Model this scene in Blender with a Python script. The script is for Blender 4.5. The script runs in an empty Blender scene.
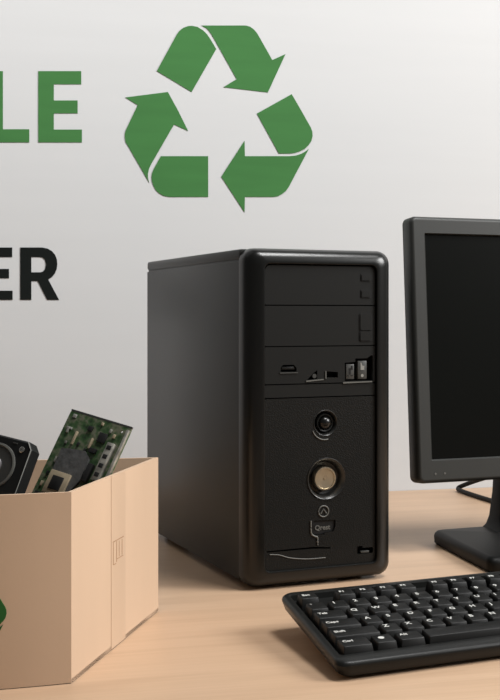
import bpy, bmesh, math, random
from mathutils import Vector, Matrix
random.seed(7)
PI = math.pi
SC = bpy.context.scene
COL = SC.collection

# ------------------------------------------------------------ camera, world, lights
cam_d = bpy.data.cameras.new('camera')
cam = bpy.data.objects.new('camera', cam_d); COL.objects.link(cam)
cam.location = (0, 0, 0.3214); cam.rotation_euler = (PI/2, 0, 0)
cam_d.sensor_width = 36; cam_d.sensor_fit = 'AUTO'
cam_d.lens = 1250/700*36
cam_d.shift_x = -100/700; cam_d.shift_y = -35/700
cam_d.clip_start = 0.01
SC.camera = cam

w = bpy.data.worlds.new('world'); SC.world = w; w.use_nodes = True
bg = w.node_tree.nodes['Background']; bg.inputs[0].default_value = (1.0, 0.985, 0.965, 1); bg.inputs[1].default_value = 0.12

def area(name, loc, target, sx, sy, power, col):
    d = bpy.data.lights.new(name, 'AREA'); d.shape = 'RECTANGLE'; d.size = sx; d.size_y = sy
    d.energy = power; d.color = col
    o = bpy.data.objects.new(name, d); COL.objects.link(o); o.location = loc
    o.rotation_euler = (Vector(target)-Vector(loc)).to_track_quat('-Z', 'Y').to_euler()
    return o
area('window_light', (2.75, 1.05, 1.85), (-0.2, 1.35, 0.10), 1.3, 1.3, 118, (1.0, 0.995, 0.985))
area('ceiling_light', (0.65, 1.10, 2.1), (0.0, 1.5, 0.0), 0.7, 0.6, 35, (1.0, 0.995, 0.985))
area('added_wall_fill', (-0.75, 1.35, 1.20), (-0.98, 2.20, 1.05), 0.9, 0.25, 4.0, (1.0, 0.995, 0.985))  # added unseen fill that brightens the left wall, not a lamp of the room

SC.view_settings.view_transform = 'Standard'; SC.view_settings.look = 'None'
SC.view_settings.gamma = 1; SC.view_settings.use_curve_mapping = False
SC.view_settings.exposure = 0.0

# ------------------------------------------------------------ materials
def mat(name, col, rough=0.5, metal=0.0, spec=0.5, noise=None, bump=None, coat=0.0):
    """noise=(scale, amount, stretch xyz), bump=(scale, strength, kind)"""
    m = bpy.data.materials.new(name); m.use_nodes = True
    nt = m.node_tree; b = nt.nodes['Principled BSDF']
    b.inputs['Base Color'].default_value = (*col, 1); b.inputs['Roughness'].default_value = rough
    b.inputs['Metallic'].default_value = metal; b.inputs['Specular IOR Level'].default_value = spec
    b.inputs['Coat Weight'].default_value = coat
    tc = nt.nodes.new('ShaderNodeTexCoord')
    if noise:
        sc, am, st = noise
        mp = nt.nodes.new('ShaderNodeMapping'); mp.inputs['Scale'].default_value = st
        nz = nt.nodes.new('ShaderNodeTexNoise'); nz.inputs['Scale'].default_value = sc; nz.inputs['Detail'].default_value = 5
        cr = nt.nodes.new('ShaderNodeValToRGB')
        cr.color_ramp.elements[0].position = 0.3; cr.color_ramp.elements[1].position = 0.7
        cr.color_ramp.elements[0].color = tuple(c*(1-am) for c in col)+(1,)
        cr.color_ramp.elements[1].color = tuple(min(1, c*(1+am)) for c in col)+(1,)
        nt.links.new(tc.outputs['Object'], mp.inputs[0]); nt.links.new(mp.outputs[0], nz.inputs[0])
        nt.links.new(nz.outputs[0], cr.inputs[0]); nt.links.new(cr.outputs[0], b.inputs['Base Color'])
    if bump:
        sc, stg, kind = bump
        bp = nt.nodes.new('ShaderNodeBump'); bp.inputs['Strength'].default_value = stg; bp.inputs['Distance'].default_value = 0.001
        if kind == 'voronoi':
            t = nt.nodes.new('ShaderNodeTexVoronoi'); t.inputs['Scale'].default_value = sc
        else:
            t = nt.nodes.new('ShaderNodeTexNoise'); t.inputs['Scale'].default_value = sc; t.inputs['Detail'].default_value = 4
        nt.links.new(tc.outputs['Object'], t.inputs[0]); nt.links.new(t.outputs[0], bp.inputs['Height'])
        nt.links.new(bp.outputs[0], b.inputs['Normal'])
    return m

def wood_mat():
    m = bpy.data.materials.new('pale_oak'); m.use_nodes = True
    nt = m.node_tree; b = nt.nodes['Principled BSDF']; L = nt.links.new
    tc = nt.nodes.new('ShaderNodeTexCoord')
    mp = nt.nodes.new('ShaderNodeMapping'); mp.inputs['Scale'].default_value = (1.2, 11, 11); mp.inputs['Rotation'].default_value = (0, 0, 0.06)
    n1 = nt.nodes.new('ShaderNodeTexNoise'); n1.inputs['Scale'].default_value = 3.2; n1.inputs['Detail'].default_value = 7; n1.inputs['Distortion'].default_value = 0.6
    cr = nt.nodes.new('ShaderNodeValToRGB'); e = cr.color_ramp.elements
    e[0].position = 0.28; e[0].color = (0.525, 0.350, 0.225, 1); e[1].position = 0.72; e[1].color = (0.600, 0.412, 0.272, 1)
    x = cr.color_ramp.elements.new(0.5); x.color = (0.570, 0.386, 0.251, 1)
    mp2 = nt.nodes.new('ShaderNodeMapping'); mp2.inputs['Scale'].default_value = (4, 160, 160); mp2.inputs['Rotation'].default_value = (0, 0, 0.06)
    n2 = nt.nodes.new('ShaderNodeTexNoise'); n2.inputs['Scale'].default_value = 2.0; n2.inputs['Detail'].default_value = 3
    mx = nt.nodes.new('ShaderNodeMix'); mx.data_type = 'RGBA'; mx.blend_type = 'MULTIPLY'; mx.inputs[0].default_value = 0.16
    L(tc.outputs['Object'], mp.inputs[0]); L(mp.outputs[0], n1.inputs[0]); L(n1.outputs[0], cr.inputs[0])
    L(tc.outputs['Object'], mp2.inputs[0]); L(mp2.outputs[0], n2.inputs[0])
    L(cr.outputs[0], mx.inputs[6]); L(n2.outputs[0], mx.inputs[7]); L(mx.outputs[2], b.inputs['Base Color'])
    b.inputs['Roughness'].default_value = 0.42; b.inputs['Specular IOR Level'].default_value = 0.35
    bp = nt.nodes.new('ShaderNodeBump'); bp.inputs['Strength'].default_value = 0.08; bp.inputs['Distance'].default_value = 0.001
    L(n2.outputs[0], bp.inputs['Height']); L(bp.outputs[0], b.inputs['Normal'])
    return m

def pcb_mat():
    m = bpy.data.materials.new('green_circuit_board'); m.use_nodes = True
    nt = m.node_tree; b = nt.nodes['Principled BSDF']; L = nt.links.new
    tc = nt.nodes.new('ShaderNodeTexCoord')
    v = nt.nodes.new('ShaderNodeTexVoronoi'); v.inputs['Scale'].default_value = 170; v.distance = 'MANHATTAN'
    n = nt.nodes.new('ShaderNodeTexNoise'); n.inputs['Scale'].default_value = 95; n.inputs['Detail'].default_value = 6
    cr = nt.nodes.new('ShaderNodeValToRGB'); e = cr.color_ramp.elements
    e[0].position = 0.32; e[0].color = (0.010, 0.014, 0.009, 1)
    e[1].position = 0.50; e[1].color = (0.022, 0.060, 0.017, 1)
    q = e.new(0.62); q.color = (0.040, 0.085, 0.028, 1)
    q = e.new(0.80); q.color = (0.13, 0.14, 0.09, 1)
    ad = nt.nodes.new('ShaderNodeMath'); ad.operation = 'MULTIPLY_ADD'; ad.inputs[1].default_value = 0.30; 
    sc = nt.nodes.new('ShaderNodeMath'); sc.operation = 'MULTIPLY'; sc.inputs[1].default_value = 0.85
    L(tc.outputs['Object'], v.inputs[0]); L(tc.outputs['Object'], n.inputs[0])
    L(n.outputs[0], sc.inputs[0]); L(v.outputs[0], ad.inputs[0]); L(sc.outputs[0], ad.inputs[2]); L(ad.outputs[0], cr.inputs[0])
    L(cr.outputs[0], b.inputs['Base Color']); b.inputs['Roughness'].default_value = 0.5
    bp = nt.nodes.new('ShaderNodeBump'); bp.inputs['Strength'].default_value = 0.6; bp.inputs['Distance'].default_value = 0.001
    L(ad.outputs[0], bp.inputs['Height']); L(bp.outputs[0], b.inputs['Normal'])
    return m

M = dict(
    wall=mat('white_wall_paint', (0.545, 0.553, 0.558), 0.9, spec=0.2, noise=(2.2, 0.010, (1, 1, 14)), bump=(260, 0.05, 'noise')),
    floor=mat('grey_floor', (0.35, 0.33, 0.31), 0.7, noise=(6, 0.06, (1, 1, 1))),
    oak=wood_mat(),
    green=mat('green_wall_vinyl', (0.045, 0.160, 0.044), 0.75, spec=0.2, noise=(5, 0.07, (1, 1, 8))),
    ink=mat('black_wall_vinyl', (0.0055, 0.0075, 0.0068), 0.75, spec=0.12, noise=(5, 0.12, (1, 1, 8))),
    boxgreen=mat('green_print_on_cardboard', (0.020, 0.100, 0.022), 0.8, spec=0.2, noise=(30, 0.1, (1, 1, 1))),
    case=mat('black_painted_steel', (0.0105, 0.0112, 0.0100), 0.38, spec=0.34, bump=(900, 0.10, 'noise')),
    bezel=mat('black_glossy_plastic', (0.0028, 0.0030, 0.0026), 0.28, spec=0.45, bump=(1200, 0.04, 'noise')),
    recess=mat('black_polished_plastic', (0.016, 0.016, 0.015), 0.30, spec=0.6, noise=(60, 0.05, (1, 1, 1))),
    bay=mat('black_satin_plastic', (0.0072, 0.0076, 0.0070), 0.46, spec=0.25, bump=(1000, 0.06, 'noise')),
    mesh=mat('black_textured_plastic', (0.0042, 0.0045, 0.0040), 0.42, spec=0.25, bump=(620, 0.30, 'voronoi')),
    dark=mat('black_void_plastic', (0.004, 0.004, 0.004), 0.6, spec=0.3, noise=(80, 0.1, (1, 1, 1))),
    grey=mat('dark_grey_plastic', (0.040, 0.041, 0.038), 0.45, noise=(60, 0.08, (1, 1, 1))),
    midgrey=mat('mid_grey_plastic', (0.11, 0.11, 0.10), 0.45, noise=(60, 0.08, (1, 1, 1))),
    lightgrey=mat('pale_grey_plastic', (0.24, 0.24, 0.22), 0.45, noise=(60, 0.08, (1, 1, 1))),
    chrome=mat('polished_metal', (0.42, 0.41, 0.38), 0.25, metal=1.0, noise=(40, 0.05, (1, 1, 1))),
    brass=mat('brushed_champagne_metal', (0.50, 0.44, 0.33), 0.34, metal=1.0, noise=(70, 0.10, (1, 1, 1))),
    silver=mat('brushed_silver_metal', (0.55, 0.55, 0.54), 0.36, metal=1.0, noise=(70, 0.15, (1, 1, 1))),
    mon=mat('charcoal_monitor_plastic', (0.021, 0.0222, 0.0202), 0.46, spec=0.5, bump=(1000, 0.06, 'noise')),
    screen=mat('unlit_lcd_panel', (0.0035, 0.0039, 0.0034), 0.30, spec=0.10, noise=(6, 0.06, (1, 1, 1))),
    stand=mat('black_stand_plastic', (0.0042, 0.0043, 0.0040), 0.48, spec=0.16, bump=(900, 0.05, 'noise')),
    kb=mat('black_keyboard_plastic', (0.0065, 0.0068, 0.0062), 0.38, spec=0.25, bump=(1100, 0.08, 'noise')),
    key=mat('black_keycap_plastic', (0.0048, 0.0050, 0.0047), 0.45, spec=0.25, bump=(1400, 0.08, 'noise')),
    legend=mat('white_key_print', (0.55, 0.55, 0.52), 0.6, noise=(90, 0.08, (1, 1, 1))),
    card=mat('brown_cardboard', (0.542, 0.390, 0.272), 0.85, spec=0.2, noise=(9, 0.045, (1, 1, 0.25)), bump=(220, 0.06, 'noise')),
    tape=mat('beige_paper_tape', (0.522, 0.372, 0.256), 0.7, spec=0.35, noise=(14, 0.04, (1, 1, 0.3))),
    cardprint=mat('faded_brown_print', (0.36, 0.225, 0.135), 0.8, spec=0.2, noise=(40, 0.1, (1, 1, 1))),
    hdd=mat('black_drive_casting', (0.010, 0.0105, 0.0105), 0.42, spec=0.25, bump=(500, 0.15, 'noise')),
    pcb=pcb_mat(),
    chip=mat('dark_grey_heatsink', (0.10, 0.10, 0.098), 0.5, metal=0.3, noise=(160, 0.3, (1, 1, 1)), bump=(240, 0.4, 'noise')),
    blackchip=mat('black_chip_resin', (0.010, 0.010, 0.010), 0.45, noise=(60, 0.15, (1, 1, 1))),
    conn=mat('tarnished_connector_metal', (0.36, 0.35, 0.31), 0.45, metal=0.7, noise=(120, 0.5, (1, 1, 1))),
    tan=mat('tan_component', (0.33, 0.27, 0.18), 0.6, noise=(90, 0.2, (1, 1, 1))),
    rubber=mat('black_rubber', (0.008, 0.008, 0.008), 0.7, spec=0.3, noise=(70, 0.1, (1, 1, 1))),
)

# ------------------------------------------------------------ helpers
def thing(name, label, cat, loc=(0, 0, 0), rotz=0, group=None):
    o = bpy.data.objects.new(name, None); COL.objects.link(o); o.empty_display_size = 0.05
    o.location = loc; o.rotation_euler = (0, 0, rotz); o['label'] = label; o['category'] = cat
    if group: o['group'] = group
    return o

def link_mesh(name, me, m, parent=None, smooth=None):
    me.materials.clear(); me.materials.append(m)
    o = bpy.data.objects.new(name, me); COL.objects.link(o)
    if parent: o.parent = parent
    if smooth is not None:
        for p in me.polygons: p.use_smooth = True
        me.set_sharp_from_angle(angle=math.radians(smooth))
    return o

def obj(name, bm, m, parent=None, smooth=None):
    bmesh.ops.remove_doubles(bm, verts=bm.verts, dist=1e-6)
    bmesh.ops.recalc_face_normals(bm, faces=bm.faces)
    me = bpy.data.meshes.new(name); bm.to_mesh(me); bm.free()
    return link_mesh(name, me, m, parent, smooth)

def new(): return bmesh.new()

def add_hex(bm, P, bev=0.0, seg=2):
    """8 points: bottom 4 then top 4 (same order)"""
    t = bmesh.new()
    v = [t.verts.new(p) for p in P]
    for f in ((0, 3, 2, 1), (4, 5, 6, 7), (0, 1, 5, 4), (1, 2, 6, 5), (2, 3, 7, 6), (3, 0, 4, 7)):
        t.faces.new([v[i] for i in f])
    bmesh.ops.recalc_face_normals(t, faces=t.faces)
    if bev: bmesh.ops.bevel(t, geom=t.edges[:], offset=bev, segments=seg, affect='EDGES', profile=0.5)
    me = bpy.data.meshes.new('tmp'); t.to_mesh(me); t.free(); bm.from_mesh(me); bpy.data.meshes.remove(me)

def add_box(bm, x0, x1, y0, y1, z0, z1, bev=0.0, seg=2):
    add_hex(bm, [(x0, y0, z0), (x1, y0, z0), (x1, y1, z0), (x0, y1, z0), (x0, y0, z1), (x1, y0, z1), (x1, y1, z1), (x0, y1, z1)], bev, seg)

def box_obj(name, m, parent, b, bev=0.0):
    bm = new(); add_box(bm, *b, bev); return obj(name, bm, m, parent, 35 if bev else None)

def xform(o_me, Mx):
    o_me.transform(Mx)

def flat(name, splines, thick, m, parent, Mx):
    """filled 2-D outlines (holes allowed), thickness thick, placed by matrix Mx"""
    c = bpy.data.curves.new('tmp', 'CURVE'); c.dimensions = '2D'; c.fill_mode = 'BOTH'; c.extrude = thick/2
    for pts in splines:
        s = c.splines.new('POLY'); s.points.add(len(pts)-1); s.use_cyclic_u = True
        for p, q in zip(s.points, pts): p.co = (q[0], q[1], 0, 1)
    o = bpy.data.objects.new('tmp', c); COL.objects.link(o)
    bpy.context.view_layer.update()
    me = bpy.data.meshes.new_from_object(o.evaluated_get(bpy.context.evaluated_depsgraph_get()))
    bpy.data.objects.remove(o); bpy.data.curves.remove(c)
    me.transform(Mx); me.name = name
    return link_mesh(name, me, m, parent)

_txt = {}
def text_mesh(body, size, thick=0.0002):
    k = (body, size)
    if k in _txt: return _txt[k].copy()
    c = bpy.data.curves.new('tmp', 'FONT'); c.body = body; c.size = size; c.extrude = thick/2; c.align_x = 'LEFT'; c.resolution_u = 3; c.offset = size*0.022
    o = bpy.data.objects.new('tmp', c); COL.objects.link(o); bpy.context.view_layer.update()
    me = bpy.data.meshes.new_from_object(o.evaluated_get(bpy.context.evaluated_depsgraph_get()))
    bpy.data.objects.remove(o); bpy.data.curves.remove(c); _txt[k] = me
    return me.copy()

def circle(cx, cy, r, n=40): return [(cx+r*math.cos(2*PI*i/n), cy+r*math.sin(2*PI*i/n)) for i in range(n)]
def rrect(x0, x1, y0, y1, r, n=6):
    p = []
    for cx, cy, a in ((x1-r, y0+r, -90), (x1-r, y1-r, 0), (x0+r, y1-r, 90), (x0+r, y0+r, 180)):
        for i in range(n+1):
            t = math.radians(a+90*i/n); p.append((cx+r*math.cos(t), cy+r*math.sin(t)))
    return p

def loft(bm, loops, cap0=False, cap1=False):
    L = [[bm.verts.new(p) for p in l] for l in loops]; n = len(L[0])
    for a, b in zip(L, L[1:]):
        for i in range(n):
            bm.faces.new((a[i], a[(i+1) % n], b[(i+1) % n], b[i]))
    if cap0: bm.faces.new(L[0][::-1])
    if cap1: bm.faces.new(L[-1])

def lathe_y(bm, cx, cz, prof, n=40, cap=True):
    """profile of (radius, y) around an axis along local y"""
    loft(bm, [[(cx+r*math.cos(2*PI*i/n), y, cz+r*math.sin(2*PI*i/n)) for i in range(n)] for r, y in prof], cap, cap)

def tube(bm, pts, r, n=10):
    pts = [Vector(p) for p in pts]; loops = []
    for i, p in enumerate(pts):
        d = (pts[min(i+1, len(pts)-1)]-pts[max(i-1, 0)]).normalized()
        u = d.cross(Vector((0, 0, 1)));
        if u.length < 1e-4: u = d.cross(Vector((0, 1, 0)))
        u.normalize(); v = d.cross(u)
        loops.append([p+u*r*math.cos(2*PI*k/n)+v*r*math.sin(2*PI*k/n) for k in range(n)])
    loft(bm, loops, True, True)

def smooth_path(pts, n=8):
    P = [Vector(p) for p in pts]; P = [2*P[0]-P[1]]+P+[2*P[-1]-P[-2]]; out = []
    for i in range(1, len(P)-2):
        a, b, c, d = P[i-1:i+3]
        for k in range(n):
            t = k/n
            out.append(0.5*((2*b)+(c-a)*t+(2*a-5*b+4*c-d)*t*t+(3*b-a-3*c+d)*t**3))
    out.append(P[-2]); return out

# ------------------------------------------------------------ setting: wall, floor, desk
TH = math.radians(15)
W0 = Vector((0.1662, 2.309, 0)); WD = Vector((math.cos(TH), math.sin(TH), 0)); WN = Vector((math.sin(TH), -math.cos(TH), 0))
FLOOR = -0.74
bm = new()
add_box(bm, -4.0, 3.5, 0.0, 0.10, FLOOR, 1.9)
wall = obj('wall_back', bm, M['wall']); wall.location = W0; wall.rotation_euler = (0, 0, TH); wall['kind'] = 'structure'
bm = new(); add_box(bm, -4.0, 3.5, -3.6, 0.10, FLOOR-0.05, FLOOR)
fl = obj('floor', bm, M['floor']); fl.location = W0; fl.rotation_euler = (0, 0, TH); fl['kind'] = 'structure'

desk = thing('desk', 'pale oak wooden desk carrying the computer parts against the white wall', 'desk', (W0.x, W0.y, FLOOR), TH)
box_obj('desktop', M['oak'], desk, (-2.1, 1.7, -1.75, -0.001, -FLOOR-0.035, -FLOOR), 0.002)
for x in (-2.0, 1.6):
    for y in (-1.65, -0.1):
        box_obj('leg', M['oak'], desk, (x-0.03, x+0.03, y-0.03, y+0.03, 0, -FLOOR-0.035), 0.002)

# wall graphics -------------------------------------------------------------
def wall_pt(px, py):
    """where a point of the wall lettering lies in the wall's own plane (metres along it, metres above the desk)"""
    r = (px-350)/1250
    t = (r*W0.y-W0.x)/(WD.x-r*WD.y)
    return t, 0.3214-(py-315)/1250*(W0.y+WD.y*t)
def on_wall(origin, off=0.0006):
    # columns: along wall, up, out of the wall
    o = W0+WD*origin[0]+Vector((0, 0, origin[1]))+WN*off
    return Matrix(((WD.x, 0, WN.x, o.x), (WD.y, 0, WN.y, o.y), (0, 1, 0, o.z), (0, 0, 0, 1)))
def decal(name, rings, m, root, org):
    out = []
    for ring in rings:
        out.append([(a-org[0], b-org[1]) for a, b in (wall_pt(*p) for p in ring)])
    Mx = on_wall(org); Mx = Matrix.Translation(-root.location) @ Mx
    return flat(name, out, 0.001, m, root, Mx)

SYM = [
 [[(156.8, 71.1), (176.6, 34.8), (179.5, 30.8), (183.5, 27.8), (188, 26.2), (192, 25.9), (197.5, 27), (203, 30.4), (207, 34.4), (210.8, 40), (216.2, 49.1), (191.6, 92)]],
 [[(201.5, 25.6), (245.8, 25.6), (250, 26.8), (253.5, 29.3), (256, 32), (257.9, 34.8), (272.2, 60.1), (285.4, 54.2), (267.8, 92.4), (223.4, 87.2), (236.6, 79.2), (215.2, 41), (211.5, 34.5), (207, 28.8)]],
 [[(256.8, 113.6), (291.6, 94.2), (300.8, 110), (310.7, 127.6), (312.2, 131.5), (312.5, 136), (311.3, 141), (308.5, 145.2), (304.5, 149), (299.7, 151.4), (294.5, 153), (289.8, 153.6), (278.8, 153.6)]],
 [[(221.2, 176.7), (244.5, 140.8), (244.8, 156.2), (289.8, 156.2), (295.5, 155.6), (300.8, 154), (305, 151.8), (308.8, 148.8), (288.7, 187), (285.8, 191), (282.1, 194), (278, 196.2), (273.3, 196.9), (244.8, 196.9), (244.5, 212.3)]],
 [[(125.3, 97.5), (167.8, 92), (177.7, 110), (188, 130.9), (174, 124.5), (151.3, 163.9), (149, 168.7), (147.9, 173.8), (147.9, 178), (149.1, 182.6), (128.2, 146.3), (125.7, 142.5), (124.9, 138.6), (124.7, 134.5), (125.6, 130.5), (137.7, 105.2)]],
 [[(160.8, 156.2), (208.1, 156.2), (208.1, 196.9), (168.9, 196.9), (163.5, 195.8), (159, 193.2), (155.6, 190), (153.5, 185.9), (151.9, 181.5), (151.5, 177.1), (152, 173), (153.5, 169.4)]],
]
def wall_thing(name, label, cat, px, py):
    t = wall_pt(px, py); return thing(name, label, cat, W0+WD*t[0]+Vector((0, 0, t[1]))), t
sy, org = wall_thing('recycling_symbol', 'large green three-arrow recycling symbol on the white wall above the tower', 'wall graphic', 220, 118)
for a, b in ((0, 1), (2, 3), (4, 5)):
    decal('arrow', SYM[a]+SYM[b], M['green'], sy, org)
t1, org = wall_thing('wall_lettering', 'big green capital letters LE on the wall left of the recycling symbol', 'lettering', 35, 107)
decal('letter', [[(-12.4, 71.2), (2.9, 71.2), (2.9, 129.3), (29.3, 129.3), (29.3, 142.4), (-12.4, 142.4)]], M['green'], t1, org)
decal('letter', [[(38.3, 71.2), (81.2, 71.2), (81.2, 84.3), (53.8, 84.3), (53.8, 100.5), (77.6, 100.5), (77.6, 113.4), (53.8, 113.4), (53.8, 129.6), (81.9, 129.6), (81.9, 142.4), (38.3, 142.4)]], M['green'], t1, org)
t2, org = wall_thing('wall_lettering', 'smaller black capital letters ER on the wall above the cardboard box', 'lettering', 20, 274)
decal('letter', [[(-18.5, 247.5), (12.2, 247.5), (12.2, 257), (-7.4, 257), (-7.4, 268.9), (9, 268.9), (9, 278.2), (-7.4, 278.2), (-7.4, 290.7), (12.6, 290.7), (12.6, 299.8), (-18.5, 299.8)]], M['ink'], t2, org)
decal('letter', [[(20.2, 247.5), (42.3, 247.5), (47.5, 248.6), (52, 251.2), (55.2, 255), (56.9, 259.5), (57.3, 264.2), (56.7, 269), (54.8, 273.5), (52, 277), (48.2, 279.5), (59, 299.8), (47.2, 299.8), (37.6, 281), (31.3, 281), (31.3, 299.8), (20.2, 299.8)],
                 [(31.3, 257), (40.3, 257), (43, 257.8), (45, 260), (45.9, 264.6), (45, 269.2), (43, 271.5), (40.3, 272.3), (31.3, 272.3)]], M['ink'], t2, org)

# ------------------------------------------------------------ desktop tower
PC = thing('desktop_tower', 'black desktop computer tower with drive bays and round buttons on its front', 'computer', (-0.1289, 1.4646, 0), math.radians(24.74))
Wd, Dp, Ht = 0.191, 0.405, 0.400
XZ = lambda y: Matrix(((1, 0, 0, 0), (0, 0, -1, y), (0, 1, 0, 0), (0, 0, 0, 1)))   # 2-D outline -> upright front plane (front faces -y)
box_obj('case', M['case'], PC, (0.0022, Wd-0.0022, 0.004, Dp, 0.010, Ht-0.004), 0.004)
box_obj('side_panel', M['case'], PC, (0.0006, 0.0035, 0.0035, Dp-0.002, 0.0105, 0.3845), 0.0006)
box_obj('side_panel', M['case'], PC, (Wd-0.0035, Wd-0.0006, 0.0035, Dp-0.002, 0.0105, 0.3845), 0.0006)
box_obj('top_cover', M['case'], PC, (0.0004, Wd-0.0004, 0.0035, Dp-0.001, 0.3862, Ht-0.0008), 0.0035)
for x in (0.02, Wd-0.045):
    for y in (0.03, Dp-0.06):
        box_obj('foot', M['rubber'], PC, (x, x+0.025, y, y+0.025, 0, 0.011), 0.001)
bm = new(); loops = []
for y, i in ((0.004, 0.0022), (0.004, 0.0), (-0.005, 0.0003), (-0.0105, 0.0016), (-0.0150, 0.0044), (-0.0185, 0.0085), (-0.0208, 0.0135), (-0.0218, 0.0185), (-0.0222, 0.0218), (-0.0220, 0.0226), (-0.0212, 0.0231), (-0.0150, 0.0236)):
    r = max(0.0075, 0.016-i*0.45)
    zi = i*0.80
    loops.append([(x, y, z) for x, z in rrect(i, Wd-i, 0.003+zi, Ht-zi, r, 8)])
loft(bm, loops); obj('front_bezel', bm, M['bezel'], PC, 40)
X0, X1 = 0.0242, Wd-0.0242
box_obj('panel_backing', M['dark'], PC, (X0-0.002, X1+0.002, -0.006, 0.006, 0.019, 0.384))
def rr4(x0, x1, z0, z1, rb, rt, n=5):
    p = []
    for cx, cz, a, r in ((x1-rb, z0+rb, -90, rb), (x1-rt, z1-rt, 0, rt), (x0+rt, z1-rt, 90, rt), (x0+rb, z0+rb, 180, rb)):
        for i in range(n+1):
            t = math.radians(a+90*i/n); p.append((cx+r*math.cos(t), cz+r*math.sin(t)))
    return p
def bay(name, z0, z1, holes, y=-0.0185, m='bay', rt=0.0015):
    return flat(name, [rr4(X0, X1, z0, z1, 0.0015, rt)]+holes, 0.006, M[m], PC, XZ(y+0.003))
b1 = bay('drive_bay_cover', 0.3335, 0.3800, [], rt=0.0072)
b2 = bay('drive_bay_cover', 0.2850, 0.3322, [])
def button(par, x0, x1, z0, z1, r=0.001):
    flat('eject_button_surround', [rrect(x0-0.0012, x1+0.0012, z0-0.0012, z1+0.0012, r+0.0008, 3)], 0.0010, M['dark'], par, XZ(-0.0187))
    bb = flat('eject_button', [rrect(x0, x1, z0, z1, r, 3)], 0.0022, M['bay'], par, XZ(-0.0188)); return bb
button(b1, 0.1488, 0.1605, 0.3632, 0.3702); button(b1, 0.1488, 0.1605, 0.3432, 0.3512)
button(b2, 0.1468, 0.1615, 0.3030, 0.3225, 0.002); button(b2, 0.1468, 0.1615, 0.2905, 0.3018, 0.002)
# port bay with real openings
usb = [(0.0440, 0.2545), (0.0440, 0.2600), (0.0470, 0.2628), (0.0605, 0.2628), (0.0640, 0.2590), (0.0640, 0.2545)]
jack = [(0.0770, 0.2440), (0.0850, 0.2520), (0.0905, 0.2560), (0.0905, 0.2455)]
slot = [(0.1015, 0.2470), (0.1015, 0.2545), (0.1175, 0.2530), (0.1175, 0.2465)]
card = [(0.1265, 0.2420), (0.1265, 0.2640), (0.1405, 0.2650), (0.1405, 0.2690), (0.1560, 0.2690), (0.1615, 0.2725), (0.1640, 0.2725), (0.1640, 0.2420)]
b3 = bay('port_bay', 0.2405, 0.2838, [usb, jack, slot, card])
box_obj('port_tongue', M['bay'], b3, (0.0455, 0.0625, -0.0172, -0.008, 0.2572, 0.2606), 0.0005)
flat('port_rim', [[(0.0425, 0.2527), (0.0655, 0.2527), (0.0655, 0.2540), (0.0425, 0.2540)]], 0.001, M['grey'], b3, XZ(-0.0190))
flat('port_rim', [[(0.0760, 0.2422), (0.0985, 0.2440), (0.0985, 0.2452), (0.0760, 0.2438)]], 0.0012, M['midgrey'], b3, XZ(-0.0190))
bm = new(); lathe_y(bm, 0.0868, 0.2490, [(0.0026, -0.0190), (0.0026, -0.010)], 20); obj('audio_jack', bm, M['grey'], b3, 40)
box_obj('port_contact', M['midgrey'], b3, (0.1008, 0.1020, -0.0196, -0.010, 0.2455, 0.2545))
flat('port_rim', [[(0.1240, 0.2392), (0.1625, 0.2400), (0.1625, 0.2414), (0.1240, 0.2410)]], 0.0012, M['midgrey'], b3, XZ(-0.0190))
sw = box_obj('switch_button', M['grey'], b3, (0.1285, 0.1392, -0.0180, -0.008, 0.2440, 0.2622), 0.0008)
for x0, x1, z0, z1 in ((0.1300, 0.1318, 0.2480, 0.2490), (0.1322, 0.1345, 0.2500, 0.2575), (0.1346, 0.1375, 0.2480, 0.2490), (0.1350, 0.1372, 0.2555, 0.2605)):
    flat('switch_icon', [[(x0, z0), (x1, z0), (x1, z1), (x0, z1)]], 0.0004, M['dark'], sw, XZ(-0.0181))
sw = box_obj('switch_button', M['grey'], b3, (0.1440, 0.1560, -0.0180, -0.008, 0.2440, 0.2660), 0.0008)
flat('switch_icon', [[(0.1475, 0.2550), (0.1525, 0.2550), (0.1525, 0.2600), (0.1500, 0.2600), (0.1485, 0.2640), (0.1475, 0.2640)]], 0.0004, M['lightgrey'], sw, XZ(-0.0182))
flat('switch_icon', [circle(0.1498, 0.2482, 0.0019, 16)], 0.0004, M['lightgrey'], sw, XZ(-0.0182))
bay('bay_lip', 0.2245, 0.2392, [], -0.0180, 'bay')
# lower textured panel with round recesses
C1, C2 = (0.1012, 0.1928), (0.1024, 0.1262)
badge_h = [(0.0865, 0.0600), (0.0865, 0.0772), (0.1143, 0.0765), (0.1143, 0.0690), (0.1120, 0.0630), (0.1000, 0.0618), (0.1000, 0.0600)]
slit = [(0.0262, 0.0455), (0.0850, 0.0462), (0.1080, 0.0440), (0.1080, 0.0424), (0.0850, 0.0440), (0.0262, 0.0440)]
latch = [(0.1430, 0.0330), (0.1430, 0.0425), (0.1500, 0.0425), (0.1500, 0.0400), (0.1640, 0.0400), (0.1640, 0.0330)]
low = flat('front_panel', [rr4(X0, X1, 0.0215, 0.2232, 0.0072, 0.002), circle(*C1, 0.0145), circle(*C2, 0.0235, 56), badge_h, slit, latch], 0.006, M['mesh'], PC, XZ(-0.0155))
bm = new(); lathe_y(bm, *C1, [(0.0158, -0.0184), (0.0152, -0.0192), (0.0144, -0.0187), (0.0115, -0.0105), (0.0075, -0.0100)], 36, False); obj('button_recess', bm, M['recess'], PC, 40)
bm = new(); lathe_y(bm, *C1, [(0.0112, -0.0110), (0.0110, -0.0160), (0.0102, -0.0178), (0.0088, -0.0172), (0.0082, -0.0110)], 36, False); obj('button_ring', bm, M['bay'], PC, 50)
bm = new(); lathe_y(bm, *C1, [(0.0078, -0.010), (0.0078, -0.0165), (0.0070, -0.0192), (0.0052, -0.0212), (0.0024, -0.0223), (0.0004, -0.0225)], 32); obj('reset_button', bm, M['bezel'], PC, 60)
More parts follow.
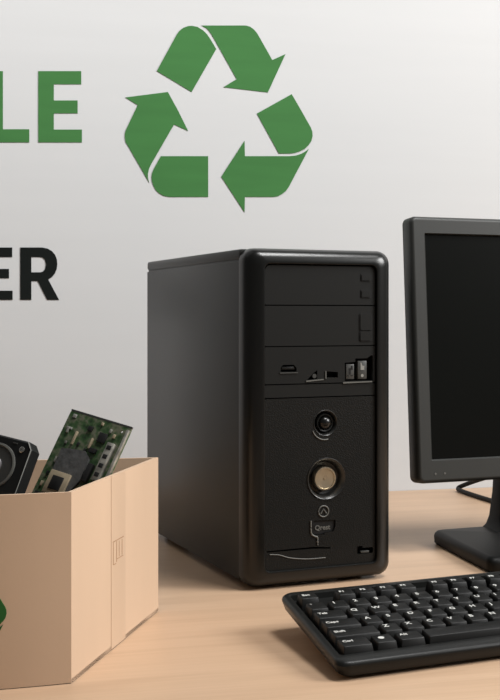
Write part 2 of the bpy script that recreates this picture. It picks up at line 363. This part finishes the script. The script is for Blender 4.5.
bm = new(); lathe_y(bm, *C2, [(0.0252, -0.0184), (0.0245, -0.0197), (0.0234, -0.0191), (0.0190, -0.0090), (0.0150, -0.0075), (0.0100, -0.0075)], 56, False); obj('button_recess', bm, M['recess'], PC, 40)
pb = bm = new(); lathe_y(bm, C2[0]-0.001, C2[1], [(0.0142, -0.0085), (0.0142, -0.0170), (0.0134, -0.0182), (0.0120, -0.0182), (0.0116, -0.0172), (0.0060, -0.0168), (0.0018, -0.0166), (0.0016, -0.0174), (0.0004, -0.0174)], 48)
obj('power_button', bm, M['brass'], PC, 35)['label'] = 'round champagne metal power button'
# crescent highlight under the small button, put in as a paler grey tube
def arc_tube(name, cx, cz, r, a0, a1, tr, m, par, y=-0.0189, sx=1.0):
    bm = new(); tube(bm, [(cx+sx*r*math.cos(math.radians(a0+(a1-a0)*k/14)), y, cz+r*math.sin(math.radians(a0+(a1-a0)*k/14))) for k in range(15)], tr, 8)
    return obj(name, bm, m, par, 60)
arc_tube('crescent_highlight', C1[0]-0.001, C1[1]-0.0035, 0.0165, 200, 285, 0.0008, M['midgrey'], low)
# emblem: ring with a peak inside
arc_tube('emblem', 0.0986, 0.0876, 0.0066, 0, 360, 0.0008, M['midgrey'], low, -0.0189)
bm = new(); tube(bm, [(0.0950, -0.0189, 0.0850), (0.0986, -0.0189, 0.0905), (0.1022, -0.0189, 0.0850)], 0.0008, 8); obj('emblem_peak', bm, M['midgrey'], low)
# badge with small worn lettering, and its raised bracket
bd = box_obj('badge', M['dark'], low, (0.0870, 0.1140, -0.0165, -0.008, 0.0605, 0.0765))
me = text_mesh('Qrest', 0.0082); me.transform(XZ(-0.0171) @ Matrix.Translation((0.0880, 0.0655, 0)))
link_mesh('badge_lettering', me, M['midgrey'], bd)
bm = new(); tube(bm, smooth_path([(0.0822, -0.0191, 0.0775), (0.0822, -0.0191, 0.0660), (0.0835, -0.0191, 0.0612), (0.0875, -0.0191, 0.0585), (0.0905, -0.0191, 0.0570), (0.0908, -0.0191, 0.0480)]), 0.0010, 8); obj('bracket_trim', bm, M['midgrey'], low, 60)
bm = new(); tube(bm, smooth_path([(0.0300, -0.0189, 0.0415), (0.0420, -0.0189, 0.0400), (0.0560, -0.0189, 0.0355), (0.0780, -0.0189, 0.0325), (0.1010, -0.0189, 0.0322)]), 0.0006, 8); obj('curved_highlight', bm, M['midgrey'], low, 60)  # last tube: curved highlight line, its light put into a paler grey
box_obj('latch', M['grey'], low, (0.1480, 0.1590, -0.0182, -0.010, 0.0338, 0.0362), 0.0004)

# ------------------------------------------------------------ monitor
MO = thing('monitor', 'black flat monitor with a dark screen standing right of the tower', 'monitor', (0.2617, 1.781, 0), math.radians(22))
TL = math.radians(4.2)
Mw, Mh, Mb = 0.2045, 0.359, 0.097
def T(x, d, h):  # housing coordinates: across, depth behind the front face, height above the lower edge, tilted back
    return (x, -0.05+d*math.cos(TL)+h*math.sin(TL), Mb+h*math.cos(TL)-d*math.sin(TL))
TM = Matrix(((1, 0, 0, 0), (0, math.sin(TL), math.cos(TL), -0.05), (0, math.cos(TL), -math.sin(TL), Mb), (0, 0, 0, 1)))
bm = new(); loops = []
def ml(i, d, r, l=0, t=0, b=0): return [T(x, d, z) for x, z in rrect(-Mw+i+l, Mw-i-l, i+b, Mh-i-t, r, 6)]
for i, d, r in ((0.012, 0.034, 0.004), (0.002, 0.030, 0.008), (0.0, 0.026, 0.009), (0.0, 0.006, 0.009), (0.0008, 0.003, 0.0085), (0.0028, 0.0008, 0.007), (0.0045, 0.0, 0.006)):
    loops.append(ml(i, d, r))
BL, BT, BB = 0.0222, 0.0240, 0.0315
loops.append(ml(0.0056, 0.0, 0.005))
loops.append(ml(0, 0.0, 0.002, BL-0.0026, BT-0.0016, BB-0.0024))
loops.append(ml(0, 0.0, 0.002, BL-0.0022, BT-0.0013, BB-0.0020))
loops.append(ml(0, 0.0026, 0.001, BL, BT, BB))
loops.append(ml(0, 0.008, 0.001, BL, BT, BB))
loft(bm, loops); obj('screen_frame', bm, M['mon'], MO, 28)
bm = new(); add_hex(bm, [T(-Mw+0.008, 0.0045, 0.012), T(Mw-0.008, 0.0045, 0.012), T(Mw-0.008, 0.012, 0.012), T(-Mw+0.008, 0.012, 0.012), T(-Mw+0.008, 0.0045, Mh-0.01), T(Mw-0.008, 0.0045, Mh-0.01), T(Mw-0.008, 0.012, Mh-0.01), T(-Mw+0.008, 0.012, Mh-0.01)])
obj('screen', bm, M['screen'], MO)
bm = new()
bk = [[T(x, 0.028, z) for x, z in rrect(-Mw+0.006, Mw-0.006, 0.006, Mh-0.006, 0.006, 5)], [T(x, 0.034, z) for x, z in rrect(-Mw+0.02, Mw-0.02, 0.02, Mh-0.02, 0.012, 5)],
      [T(x, 0.062, z) for x, z in rrect(-0.14, 0.14, 0.06, Mh-0.06, 0.02, 5)], [T(x, 0.066, z) for x, z in rrect(-0.13, 0.13, 0.07, Mh-0.07, 0.02, 5)]]
loft(bm, bk, True, True); obj('back_shell', bm, M['stand'], MO, 30)
for x in (-0.1790, -0.1650):
    bm = new(); c = [(x+0.0014*math.cos(2*PI*k/14), 0.0125+0.0014*math.sin(2*PI*k/14)) for k in range(14)]
    loft(bm, [[T(a, 0.001, b) for a, b in c], [T(a, -0.0006, b) for a, b in c]], True, True); obj('indicator_dot', bm, M['midgrey'], MO)
# neck, flaring into the base, and the tapered base plate
def ring_rect(hx, y0, y1, z, r=0.006): return [(x, y, z) for x, y in rrect(-hx, hx, y0, y1, r, 4)]
bm = new()
loft(bm, [ring_rect(0.068, -0.030, 0.034, 0.018), ring_rect(0.062, -0.018, 0.032, 0.024), ring_rect(0.058, -0.010, 0.030, 0.036), ring_rect(0.054, -0.005, 0.028, 0.070), ring_rect(0.050, -0.002, 0.028, 0.130), ring_rect(0.046, 0.002, 0.030, 0.200)], True, True)
obj('stand_neck', bm, M['stand'], MO, 40)
def base_ring(i, z, r):
    q = [(-0.168+i, -0.180+i), (0.168-i, -0.180+i), (0.143-i, 0.038-i), (-0.143+i, 0.038-i)]; out = []
    for k in range(4):
        p, a, c = Vector(q[k]), Vector(q[k-1]), Vector(q[(k+1) % 4])
        u, v = (a-p).normalized(), (c-p).normalized()
        s, e = p+u*r, p+v*r
        for j in range(7):
            t = j/6; out.append((*((1-t)**2*s+2*t*(1-t)*p+t*t*e), z))
    return out
bm = new()
loft(bm, [base_ring(0.003, 0.0, 0.012), base_ring(0.0005, 0.003, 0.014), base_ring(0, 0.012, 0.014), base_ring(0.001, 0.0155, 0.014), base_ring(0.004, 0.0185, 0.012), base_ring(0.008, 0.0195, 0.010)], True, True)
obj('stand_base', bm, M['stand'], MO, 40)
# cable behind the monitor
bm = new()
tube(bm, smooth_path([(0.300, 1.90, 0.12), (0.292, 2.02, 0.085), (0.262, 2.15, 0.050), (0.228, 2.235, 0.026), (0.203, 2.275, 0.010), (0.197, 2.278, 0.0052), (0.199, 2.262, 0.0042), (0.2128, 2.2165, 0.0040), (0.2385, 2.1446, 0.0040), (0.275, 2.06, 0.0040), (0.35, 2.00, 0.0040), (0.48, 2.04, 0.0040), (0.62, 2.14, 0.004)], 8), 0.0040, 10)
cb = obj('monitor_cable', bm, M['rubber'], None, 60); cb['label'] = 'black cable lying on the desk behind the monitor near the wall'; cb['category'] = 'cable'

# ------------------------------------------------------------ keyboard
KB = thing('keyboard', 'black computer keyboard with white key legends lying in front of the monitor', 'keyboard', (-0.0105, 1.0900, 0), math.radians(90-64.85))
SK = math.radians(83.9); KW, KD = 0.458, 0.1895
def K(u, v, h):   # h = height above the keyboard's sloping underside
    return (u+v*math.cos(SK), v*math.sin(SK), 0.0015+v*0.118+h)
def kr(i, j, h, r, jf=None): return [K(u, v, h) for u, v in rrect(i, KW-i, jf or j, KD-j, r, 6)]
bm = new()
loft(bm, [kr(0.007, 0.007, 0.0, 0.010), kr(0.003, 0.003, 0.003, 0.012), kr(0.0006, 0.0006, 0.0095, 0.013), kr(0.0, 0.0, 0.0115, 0.013), kr(0.0006, 0.0006, 0.0138, 0.013), kr(0.0026, 0.0026, 0.0155, 0.012), kr(0.0075, 0.0085, 0.0158, 0.006, 0.0165), kr(0.0085, 0.0105, 0.0153, 0.004, 0.0185), kr(0.0088, 0.011, 0.0095, 0.004, 0.019)], True, True)
obj('keyboard_body', bm, M['kb'], KB, 40)
for u in (0.05, KW-0.09):
    bm = new(); v = 0.150
    add_hex(bm, [(K(u, v, 0)[0], K(u, v, 0)[1], 0), (K(u+0.04, v, 0)[0], K(u, v, 0)[1], 0), (K(u+0.04, v+.012, 0)[0], K(u, v+.012, 0)[1], 0), (K(u, v+.012, 0)[0], K(u, v+.012, 0)[1], 0),
                 K(u, v, 0.002), K(u+0.04, v, 0.002), K(u+0.04, v+.012, 0.002), K(u, v+.012, 0.002)]); obj('folding_foot', bm, M['rubber'], KB)
for u in (0.02, KW-0.04):
    bm = new(); add_hex(bm, [(K(u, .02, 0)[0], K(u, .02, 0)[1], 0), (K(u+0.02, .02, 0)[0], K(u, .02, 0)[1], 0), (K(u+0.02, .03, 0)[0], K(u, .03, 0)[1], 0), (K(u, .03, 0)[0], K(u, .03, 0)[1], 0),
                 K(u, .02, 0.001), K(u+0.02, .02, 0.001), K(u+0.02, .03, 0.001), K(u, .03, 0.001)]); obj('rubber_pad', bm, M['rubber'], KB)
UX, RY = 0.0232, 0.0243
ROWS = [0.0295+RY*k for k in range(5)]+[0.1570]
def row(r, x, items): return [(r, x+o, wdt, s) for o, wdt, s in items]
def seq(labels, start): return [(start+k, 1, s) for k, s in enumerate(labels)]
U0 = 0.0105/UX
keys = []
keys += row(0, U0, [(0, 1.45, 'Ctrl'), (1.45, 1.05, 'DISC'), (2.5, 1.25, 'Alt'), (3.75, 6.25, ''), (10, 1.25, 'Alt'), (11.25, 1.25, 'Fn'), (12.5, 1.25, 'Menu'), (13.75, 1.25, 'Ctrl')])
keys += row(1, U0, [(0, 2.2, 'Shift')]+seq('ZXCVBNM,./', 2.2)+[(12.2, 2.8, 'Shift')])
keys += row(2, U0, [(0, 1.75, 'Caps')]+seq("ASDFGHJKL;'", 1.75)+[(12.75, 2.25, 'Enter')])
keys += row(3, U0, [(0, 1.5, 'Tab')]+seq('QWERTYUIOP[]', 1.5)+[(13.5, 1.5, '\\')])
keys += row(4, U0, seq('`1234567890-=', 0)+[(13, 2, 'Back')])
keys += row(5, U0, [(0, 1, 'Esc')]+[(1.75+k, 1, 'F%d' % (k+1)) for k in range(4)]+[(6.35+k, 1, 'F%d' % (k+5)) for k in range(4)]+[(11, 1, 'F9'), (12, 1, 'F10'), (13, 1, 'F11'), (14, 1, 'F12')])
nx = U0+15.4
keys += row(5, nx, [(0, 1, 'Prt'), (1, 1, 'Scr'), (2, 1, 'Brk')])+row(4, nx, [(0, 1, 'Ins'), (1, 1, 'Hm'), (2, 1, 'PgU')])+row(3, nx, [(0, 1, 'Del'), (1, 1, 'End'), (2, 1, 'PgD')])
keys += row(1, nx, [(1, 1, '^')])+row(0, nx, [(0, 1, '<'), (1, 1, 'v'), (2, 1, '>')])
def khex(u0, u1, v0, v1, h0, h1, ti, tf, tb):
    return [K(u0, v0, h0), K(u1, v0, h0), K(u1, v1, h0), K(u0, v1, h0), K(u0+ti, v0+tf, h1), K(u1-ti, v0+tf, h1), K(u1-ti, v1-tb, h1-0.0006), K(u0+ti, v1-tb, h1-0.0006)]
for r, x, wdt, s in keys:
    u0, u1 = x*UX+0.0008, (x+wdt)*UX-0.0008
    dv = RY*0.94/2 if r < 5 else 0.0100
    v0, v1 = ROWS[r]-dv, ROWS[r]+dv
    top = 0.0215
    bm = new(); add_hex(bm, khex(u0, u1, v0, v1, 0.0095, top, 0.0022, 0.0024, 0.0012), 0.0008, 2)
    ko = obj('key', bm, M['key'], KB, 50)
    if not s: continue
    # legend in the upper-left part of the key top
    a = (v1-0.0012-(v0+0.0024)); slope = 0.118-0.0006/a
    lu, lv = u0+0.0046, v1-0.0098
    if s == 'DISC':
        c = circle((u0+u1)/2-0.002, (v0+v1)/2+0.002, 0.0030, 20)
        bm = new(); hh = lambda v: top-0.0006*(v-v0-0.0024)/a
        loft(bm, [[K(p, q, hh(q)-0.0002) for p, q in c], [K(p, q, hh(q)+0.00025) for p, q in c]], True, True); obj('legend', bm, M['legend'], ko)
        continue
    me = text_mesh(s, 0.0084 if len(s) == 1 else 0.0064)
    for vt in me.vertices:
        u, v, h = lu+vt.co.x, lv+vt.co.y, vt.co.z
        vt.co = K(u, v, top-0.0006*(v-v0-0.0024)/a+h+0.0001)
    link_mesh('legend', me, M['legend'], ko)

# ------------------------------------------------------------ cardboard box
BX = thing('cardboard_box', 'open brown cardboard box with green recycling print at the left', 'box', (-0.2430, 1.0900, 0))
fa, sa = math.radians(80), math.radians(7.5)
FV = Vector((-math.sin(fa), -math.cos(fa), 0)); SV = Vector((math.sin(sa), math.cos(sa), 0))
BW, BD, BH, BT_ = 0.225, 0.268, 0.167, 0.004
def bulge(p): return 0.013*4*p*(1-p)
def bp_(a, b, z):  # a: along the front from the near corner leftwards, b: along the side, z; sides bow out slightly
    v = FV*a+SV*b; k = math.sin(PI*min(1, max(0, z/BH)))*0.15+0.85
    v = v + Vector((0, -1, 0))*bulge(min(1, max(0, a/BW)))*k*(1-min(1, b/BD))
    return (v.x, v.y, z)
bm = new()
NA, NZ = 14, 6
def strip(path_out, path_in, zb):
    zs = [zb+(BH-zb)*k/NZ for k in range(NZ+1)]
    loops = []
    for (ao, bo), (ai, bi) in zip(path_out, path_in):
        loops.append([bp_(ao, bo, z) for z in zs]+[bp_(ai, bi, z) for z in zs[::-1]])
    loft(bm, loops)
po, pi_ = [], []
e = BT_
for k in range(NA+1): po.append((BW*k/NA, 0)); pi_.append((e+(BW-2*e)*k/NA, e))
for k in range(1, 9): po.append((BW, BD*k/8)); pi_.append((BW-e, e+(BD-2*e)*k/8))
for k in range(1, NA+1): po.append((BW*(1-k/NA), BD)); pi_.append((BW-e-(BW-2*e)*k/NA, BD-e))
for k in range(1, 9): po.append((0, BD*(1-k/8))); pi_.append((e, BD-e-(BD-2*e)*k/8))
strip(po, pi_, 0.0006)
bo = [(BW*k/NA, 0) for k in range(NA+1)]+[(BW, BD)]+[(0, BD)]
loft(bm, [[bp_(a, b, 0.0006) for a, b in bo], [bp_(a, b, 0.0040) for a, b in bo]], True, True)
bxo = obj('box_body', bm, M['card'], BX, 30)
# side normal for things stuck on the right wall
SN = Vector((SV.y, -SV.x, 0)).normalized()
def on_side(b, z, off): v = SV*b+SN*off; return (v.x, v.y, z)
bm = new()
tb0, tb1 = 0.108, 0.152
loft(bm, [[on_side(tb0, z, 0.0) for z in (0.001, BH)]+[on_side(tb0, z, 0.0004) for z in (BH, 0.001)], [on_side(tb1, z, 0.0) for z in (0.001, BH)]+[on_side(tb1, z, 0.0004) for z in (BH, 0.001)]], True, True)
tp = obj('tape', bm, M['tape'], BX)
# faint stamped frame with bars on the side
SM = Matrix(((SV.x, 0, SN.x, 0), (SV.y, 0, SN.y, 0), (0, 1, 0, 0), (0, 0, 0, 1)))
mk = lambda a0, a1, z0, z1: [(a0, z0), (a1, z0), (a1, z1), (a0, z1)]
flat('stamped_mark', [mk(0.113, 0.1142, 0.081, 0.102), mk(0.123, 0.1245, 0.082, 0.102), mk(0.131, 0.1322, 0.086, 0.101), mk(0.140, 0.1412, 0.086, 0.101), mk(0.112, 0.146, 0.1026, 0.1034), mk(0.115, 0.122, 0.0805, 0.0813), mk(0.126, 0.144, 0.0843, 0.0850)], 0.0003, M['cardprint'], BX, Matrix.Translation(SN*0.0005) @ SM)
# green print on the front panel: the right half of it reaches into view
PS = 0.00072   # metres per unit of the wall symbol
PCX, PCZ = 0.1195, 0.0785
def printed(rings):
    bm = new()
    for ring in rings:
        ring2 = []
        for (x0, y0), (x1, y1) in zip(ring, ring[1:]+ring[:1]):
            n = max(1, int(math.hypot(x1-x0, y1-y0)/6))
            for k in range(n): ring2.append((x0+(x1-x0)*k/n, y0+(y1-y0)*k/n))
        P = [(PCX-(x-219)*PS, PCZ-(y-118)*PS) for x, y in ring2]
        vs = []
        for a, z in P:
            q = bp_(a, 0, z); vs.append(bm.verts.new((q[0], q[1]-0.0006, q[2])))
        f = bm.faces.new(vs)
        bmesh.ops.triangulate(bm, faces=[f])
    g = bmesh.ops.extrude_face_region(bm, geom=bm.faces[:])
    bmesh.ops.translate(bm, verts=[v for v in g['geom'] if isinstance(v, bmesh.types.BMVert)], vec=(0, 0.0007, 0))
    return bm
for a, b in ((0, 1), (2, 3), (4, 5)):
    obj('printed_arrow', printed([SYM[a][0], SYM[b][0]]), M['boxgreen'], BX)

# ------------------------------------------------------------ things inside the box
def frame_root(name, label, cat, P, e1, e2):
    e1 = Vector(e1).normalized(); e2 = Vector(e2); e2 = (e2-e1*e2.dot(e1)).normalized(); n = e2.cross(e1)   # n points out of the face, to the camera side
    o = bpy.data.objects.new(name, None); COL.objects.link(o); o.empty_display_size = 0.05
    o.matrix_world = Matrix(((e1.x, -n.x, -e2.x, P[0]), (e1.y, -n.y, -e2.y, P[1]), (e1.z, -n.z, -e2.z, P[2]), (0, 0, 0, 1)))  # local x along the top edge, -z down the face, -y out of it
    o['label'] = label; o['category'] = cat
    return o
# circuit board: local x 0..0.0708, z 0..-0.232
CB = frame_root('circuit_board', 'green circuit board with grey chip leaning upright in the cardboard box', 'circuit board', (-0.2805, 1.2600, 0.2262), (0.9005, -0.3769, -0.2166), (-0.3532, -0.3437, -0.8701))
BWd, BLn = 0.0730, 0.230
flat('board', [rrect(0, BWd, -BLn, 0, 0.003, 3), circle(0.0075, -0.006, 0.0014, 12), circle(0.064, -0.007, 0.0014, 12)], 0.0022, M['pcb'], CB, XZ(0.0011))
def comp(name, m, x0, x1, z0, z1, h, bev=0.0004): return box_obj(name, M[m], CB, (x0, x1, -h, 0.0005, -z1, -z0), bev)
flat('edge_band', [[(0, 0.0006), (BWd, 0.0006), (BWd, -0.0012), (0, -0.0012)]], 0.0024, M['grey'], CB, XZ(0.0010))
flat('heatsink', [[(0.011, -0.041), (0.020, -0.039), (0.037, -0.037), (0.045, -0.043), (0.046, -0.066), (0.042, -0.076), (0.036, -0.090), (0.026, -0.084), (0.012, -0.064)]], 0.004, M['chip'], CB, XZ(-0.0015))
c = comp('chip', 'tan', 0.013, 0.036, 0.064, 0.088, 0.0062); box_obj('chip_die', M['blackchip'], c, (0.018, 0.031, -0.0072, -0.002, -0.083, -0.069), 0.0004)
comp('connector', 'conn', 0.058, 0.066, 0.022, 0.062, 0.0060)
for k in range(4): comp('connector_slot', 'blackchip', 0.0595, 0.0645, 0.025+k*0.0095, 0.0295+k*0.0095, 0.0064)
comp('edge_connector', 'conn', 0.0700, 0.0730, 0.004, 0.09, 0.003)
comp('chip', 'blackchip', 0.043, 0.052, 0.014, 0.024, 0.0025)
comp('chip', 'blackchip', 0.040, 0.048, 0.0315, 0.0365, 0.0030)
comp('chip', 'blackchip', 0.028, 0.033, 0.011, 0.016, 0.0022)
comp('chip', 'blackchip', 0.0475, 0.0535, 0.047, 0.066, 0.0050)
comp('chip', 'blackchip', 0.004, 0.012, 0.088, 0.100, 0.0028)
for x, z, l, a in ((0.006, 0.018, 0.006, 'conn'), (0.017, 0.020, 0.014, 'tan'), (0.037, 0.022, 0.011, 'tan'), (0.010, 0.032, 0.003, 'conn'), (0.024, 0.030, 0.004, 'blackchip'), (0.008, 0.050, 0.006, 'conn'), (0.013, 0.060, 0.004, 'tan'), (0.006, 0.066, 0.004, 'blackchip'), (0.052, 0.008, 0.004, 'conn'), (0.058, 0.012, 0.004, 'tan'), (0.034, 0.034, 0.006, 'blackchip'), (0.005, 0.077, 0.005, 'tan'), (0.040, 0.004, 0.003, 'tan'), (0.056, 0.048, 0.004, 'conn')):
    comp('component', a, x, x+0.0022, z, z+l, 0.0022, 0.0003)
comp('component', 'lightgrey', 0.005, 0.0092, 0.0035, 0.0075, 0.0012); comp('component', 'lightgrey', 0.0045, 0.0105, 0.0175, 0.0200, 0.0016)
for k in range(3):
    bm = new(); lathe_y(bm, 0.058+0.0*k, -0.090-0.009*k, [(0.0035, 0.0), (0.0035, -0.007), (0.003, -0.0075)], 20); obj('capacitor', bm, M['silver'], CB, 40)

# hard drive: local x 0 at the top-right corner, going left is negative
HD = frame_root('hard_drive', 'black hard drive with round silver hub sticking out of the cardboard box', 'hard drive', (-0.3005, 1.1900, 0.1995), (0.9334, -0.3084, -0.1837), (-0.2755, -0.2872, -0.9174))
HW, HL = 0.090, 0.200
outl = [(-0.006, 0), (0, -0.007), (0, -HL), (-HW, -HL), (-HW, -0.007), (-HW+0.006, 0)]
bm = new()
def ins(p, i):
    cx, cz = -HW/2, -HL/2; return (p[0]+(i if p[0] < cx else -i), p[1]+(i if p[1] < cz else -i))
loft(bm, [[(x, 0.016, z) for x, z in outl], [(x, 0.0015, z) for x, z in outl], [(ins((x, z), 0.0015)[0], 0.0, ins((x, z), 0.0015)[1]) for x, z in outl]], True, True)
obj('casing', bm, M['hdd'], HD, 20)
bm = new(); tube(bm, [(-0.0062, -0.0002, -0.0008), (-0.0006, -0.0002, -0.0075), (-0.0006, -0.0002, -0.16)], 0.0007, 6); obj('casing_edge_highlight', bm, M['midgrey'], HD, 60)  # highlight along the drive's edge, painted as a paler grey tube
RC = (-0.0330, -0.0300)
bm = new(); lathe_y(bm, *RC, [(0.0225, 0.0), (0.0222, -0.0014), (0.0205, -0.0018), (0.0195, -0.0004), (0.0150, -0.0004)], 56, False); obj('platter_rim', bm, M['midgrey'], HD, 40)
bm = new(); lathe_y(bm, *RC, [(0.0196, 0.0004), (0.0196, -0.0006), (0.0100, -0.0009)], 56); obj('platter', bm, M['grey'], HD, 40)
bm = new(); lathe_y(bm, *RC, [(0.0088, 0.0), (0.0088, -0.0022), (0.0076, -0.0030), (0.0030, -0.0030), (0.0026, -0.0022), (0.0004, -0.0022)], 36); obj('hub', bm, M['silver'], HD, 40)['label'] = 'silver metal hub'
bm = new(); lathe_y(bm, -0.0098, -0.0091, [(0.0030, 0.0005), (0.0030, -0.0010), (0.0022, -0.0016), (0.0009, -0.0016), (0.0008, -0.0008)], 20); obj('screw', bm, M['chrome'], HD, 40)
box_obj('embossed_dash', M['grey'], HD, (-0.0215, -0.0165, -0.0008, 0.001, -0.0052, -0.0040), 0.0002)
